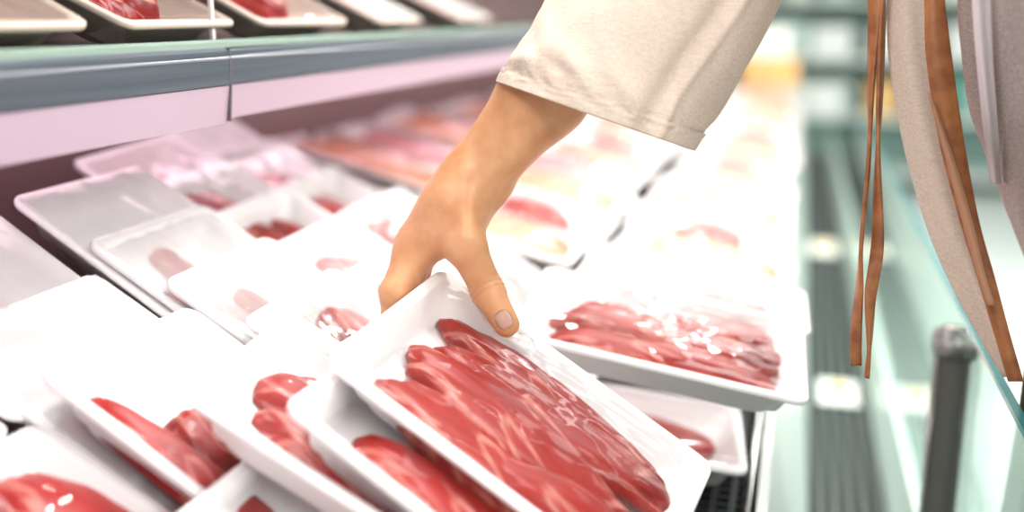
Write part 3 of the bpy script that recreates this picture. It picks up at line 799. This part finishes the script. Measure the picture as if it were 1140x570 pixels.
hl_strip = obj('jacket_highlight', sheet(SL, SR, [min(on_jacket(*a), on_jacket(*b)) for a, b in zip(SL, SR)], [min(on_jacket(*a), on_jacket(*b)) - .002 for a, b in zip(SL, SR)], .004, .003, ripple=.001), mat('lilac_highlight', (.66, .58, .60), .7), person, True, True); hl_strip['label'] = 'pale lilac highlight on the jacket, made as a strip'  # added strip that paints a pale highlight over the jacket
# two hanging leather ties
tw1 = obj('leather_tie', ribbon([P(x, y, .80) for x, y in [(972, -70), (974, 0), (970, 90), (967, 180), (959, 270), (957, 320), (953, 370), (953, 407)]], lambda t_: .0125 - .0040 * t_, .0032, _R, 70, lambda t_: 2.0 * math.sin(3.2 * t_)), leather, person, True, True)
tw2 = obj('leather_tie', ribbon([P(x, y, .795) for x, y in [(985, -70), (983, 0), (980, 90), (977, 180), (977, 270), (969, 330), (968, 380), (965, 421)]], lambda t_: .0120 - .0035 * t_, .0032, _R, 70, lambda t_: .4 + 1.8 * math.sin(4.2 * t_ + .5)), leather, person, True, True)

# ------------------------------------------------------------------ cards, signs and the far end of the shop
def card(px, py, wx, wy, label, yel=True):
    q = onz(px, py, .5625)
    o = tag(obj('price_card', bx((-wx / 2, -wy / 2, 0), (wx / 2, wy / 2, .0012)), card_w, None, False), label, 'card', 'price cards on the air grille'); o.location = q
    if yel:
        bm = bmesh.new(); bmesh.ops.create_circle(bm, cap_ends=True, segments=28, radius=1)
        bmesh.ops.scale(bm, vec=(wx * .22, wy * .30, 1), verts=bm.verts); bmesh.ops.translate(bm, vec=(0, wy * .12, .0016), verts=bm.verts)
        obj('yellow_spot', bm, card_y, o, False)
    return o
card(933, 437, .072, .13, 'white card with a yellow spot lying on the grille beside the hanging leather ties')
card(917, 276, .075, .20, 'blurred pale card lying farther along the grille')
sg = thing('price_sign', 'blurred orange price sign at the far end of the counter', 'sign', (-.13, 4.75, .93))
obj('sign_board', bx((-.12, -.004, .0), (.12, .004, .13)), mat('sign_orange', (.80, .46, .17), .5), sg, False)
obj('sign_stand', bx((-.02, -.02, -.06), (.02, .0, .01)), steel, sg, False)
wc = tag(obj('sale_card', bx((-.10, -.003, 0), (.10, .003, .14)), card_w, None, False), 'blurred white card standing above the orange price sign', 'card'); wc.location = (-.16, 4.95, 1.05)
# wall of shelves far behind
gs = thing('wall_shelving', 'tall blurred grocery shelving across the far end of the shop', 'shelving', (.6, 7.6, 0))
bm = bmesh.new(); box(bm, (-3.2, .45, 0), (3.0, .5, 2.2)); obj('back_panel', bm, mat('shelving_back', (.22, .34, .31), .6), gs, False)
for z in (.12, .52, .92, 1.32, 1.72): obj('shelf_board', bx((-3.2, 0, z), (3.0, .45, z + .03)), mat('shelving_white', (.75, .80, .77), .5), gs, False)
pal = [(.80, .84, .80), (.10, .30, .25), (.72, .78, .72), (.06, .14, .14), (.30, .52, .34), (.78, .80, .74), (.80, .52, .20), (.55, .68, .62)]
pm = [mat('carton_%d' % i, c, .5) for i, c in enumerate(pal)]
nm = ['white', 'dark green', 'pale grey', 'almost black', 'leaf green', 'cream', 'orange', 'grey green']
cme = {}
for z in (.55, .95, 1.35):
    x = -1.2
    while x < 2.6:
        k = random.choice([0, 0, 2, 2, 5, 7, 7, 1, 3, 4, 6]); w_ = random.uniform(.16, .30); h_ = random.uniform(.2, .33)
        bm = bmesh.new(); box(bm, (-w_ / 2, -.12, 0), (w_ / 2, .12, h_), .008); box(bm, (-w_ * .36, -.123, h_ * .55), (w_ * .36, -.119, h_ * .85))
        o = obj('carton', bm, pm[k], None, False); o.location = (.6 + x, 7.6 + .16, z + .001)
        tag(o, 'blurred %s carton on the far shelving' % nm[k], 'carton', '%s cartons on the far shelving' % nm[k])
        x += w_ + random.uniform(.02, .10)

# the film bunched up where the thumb presses it
fp = HM.inverted() @ on_tray(583, 382, .002)
bm = bmesh.new(); g = []
for i in range(25):
    row = []
    for j in range(17):
        u, v = i / 24 * 2 - 1, j / 16 * 2 - 1
        e = max(0, 1 - u * u) * max(0, 1 - v * v)
        row.append(bm.verts.new((fp.x + u * .012, fp.y + v * .008, .002 + e * (.004 + .006 * abs(noise.noise((u * 3.1, v * 3.7 + u * 2, 4.4)))))))
    g.append(row)
for i in range(24):
    for j in range(16): bm.faces.new((g[i][j], g[i + 1][j], g[i + 1][j + 1], g[i][j + 1]))
obj('film_fold', bm, film_glare, held)
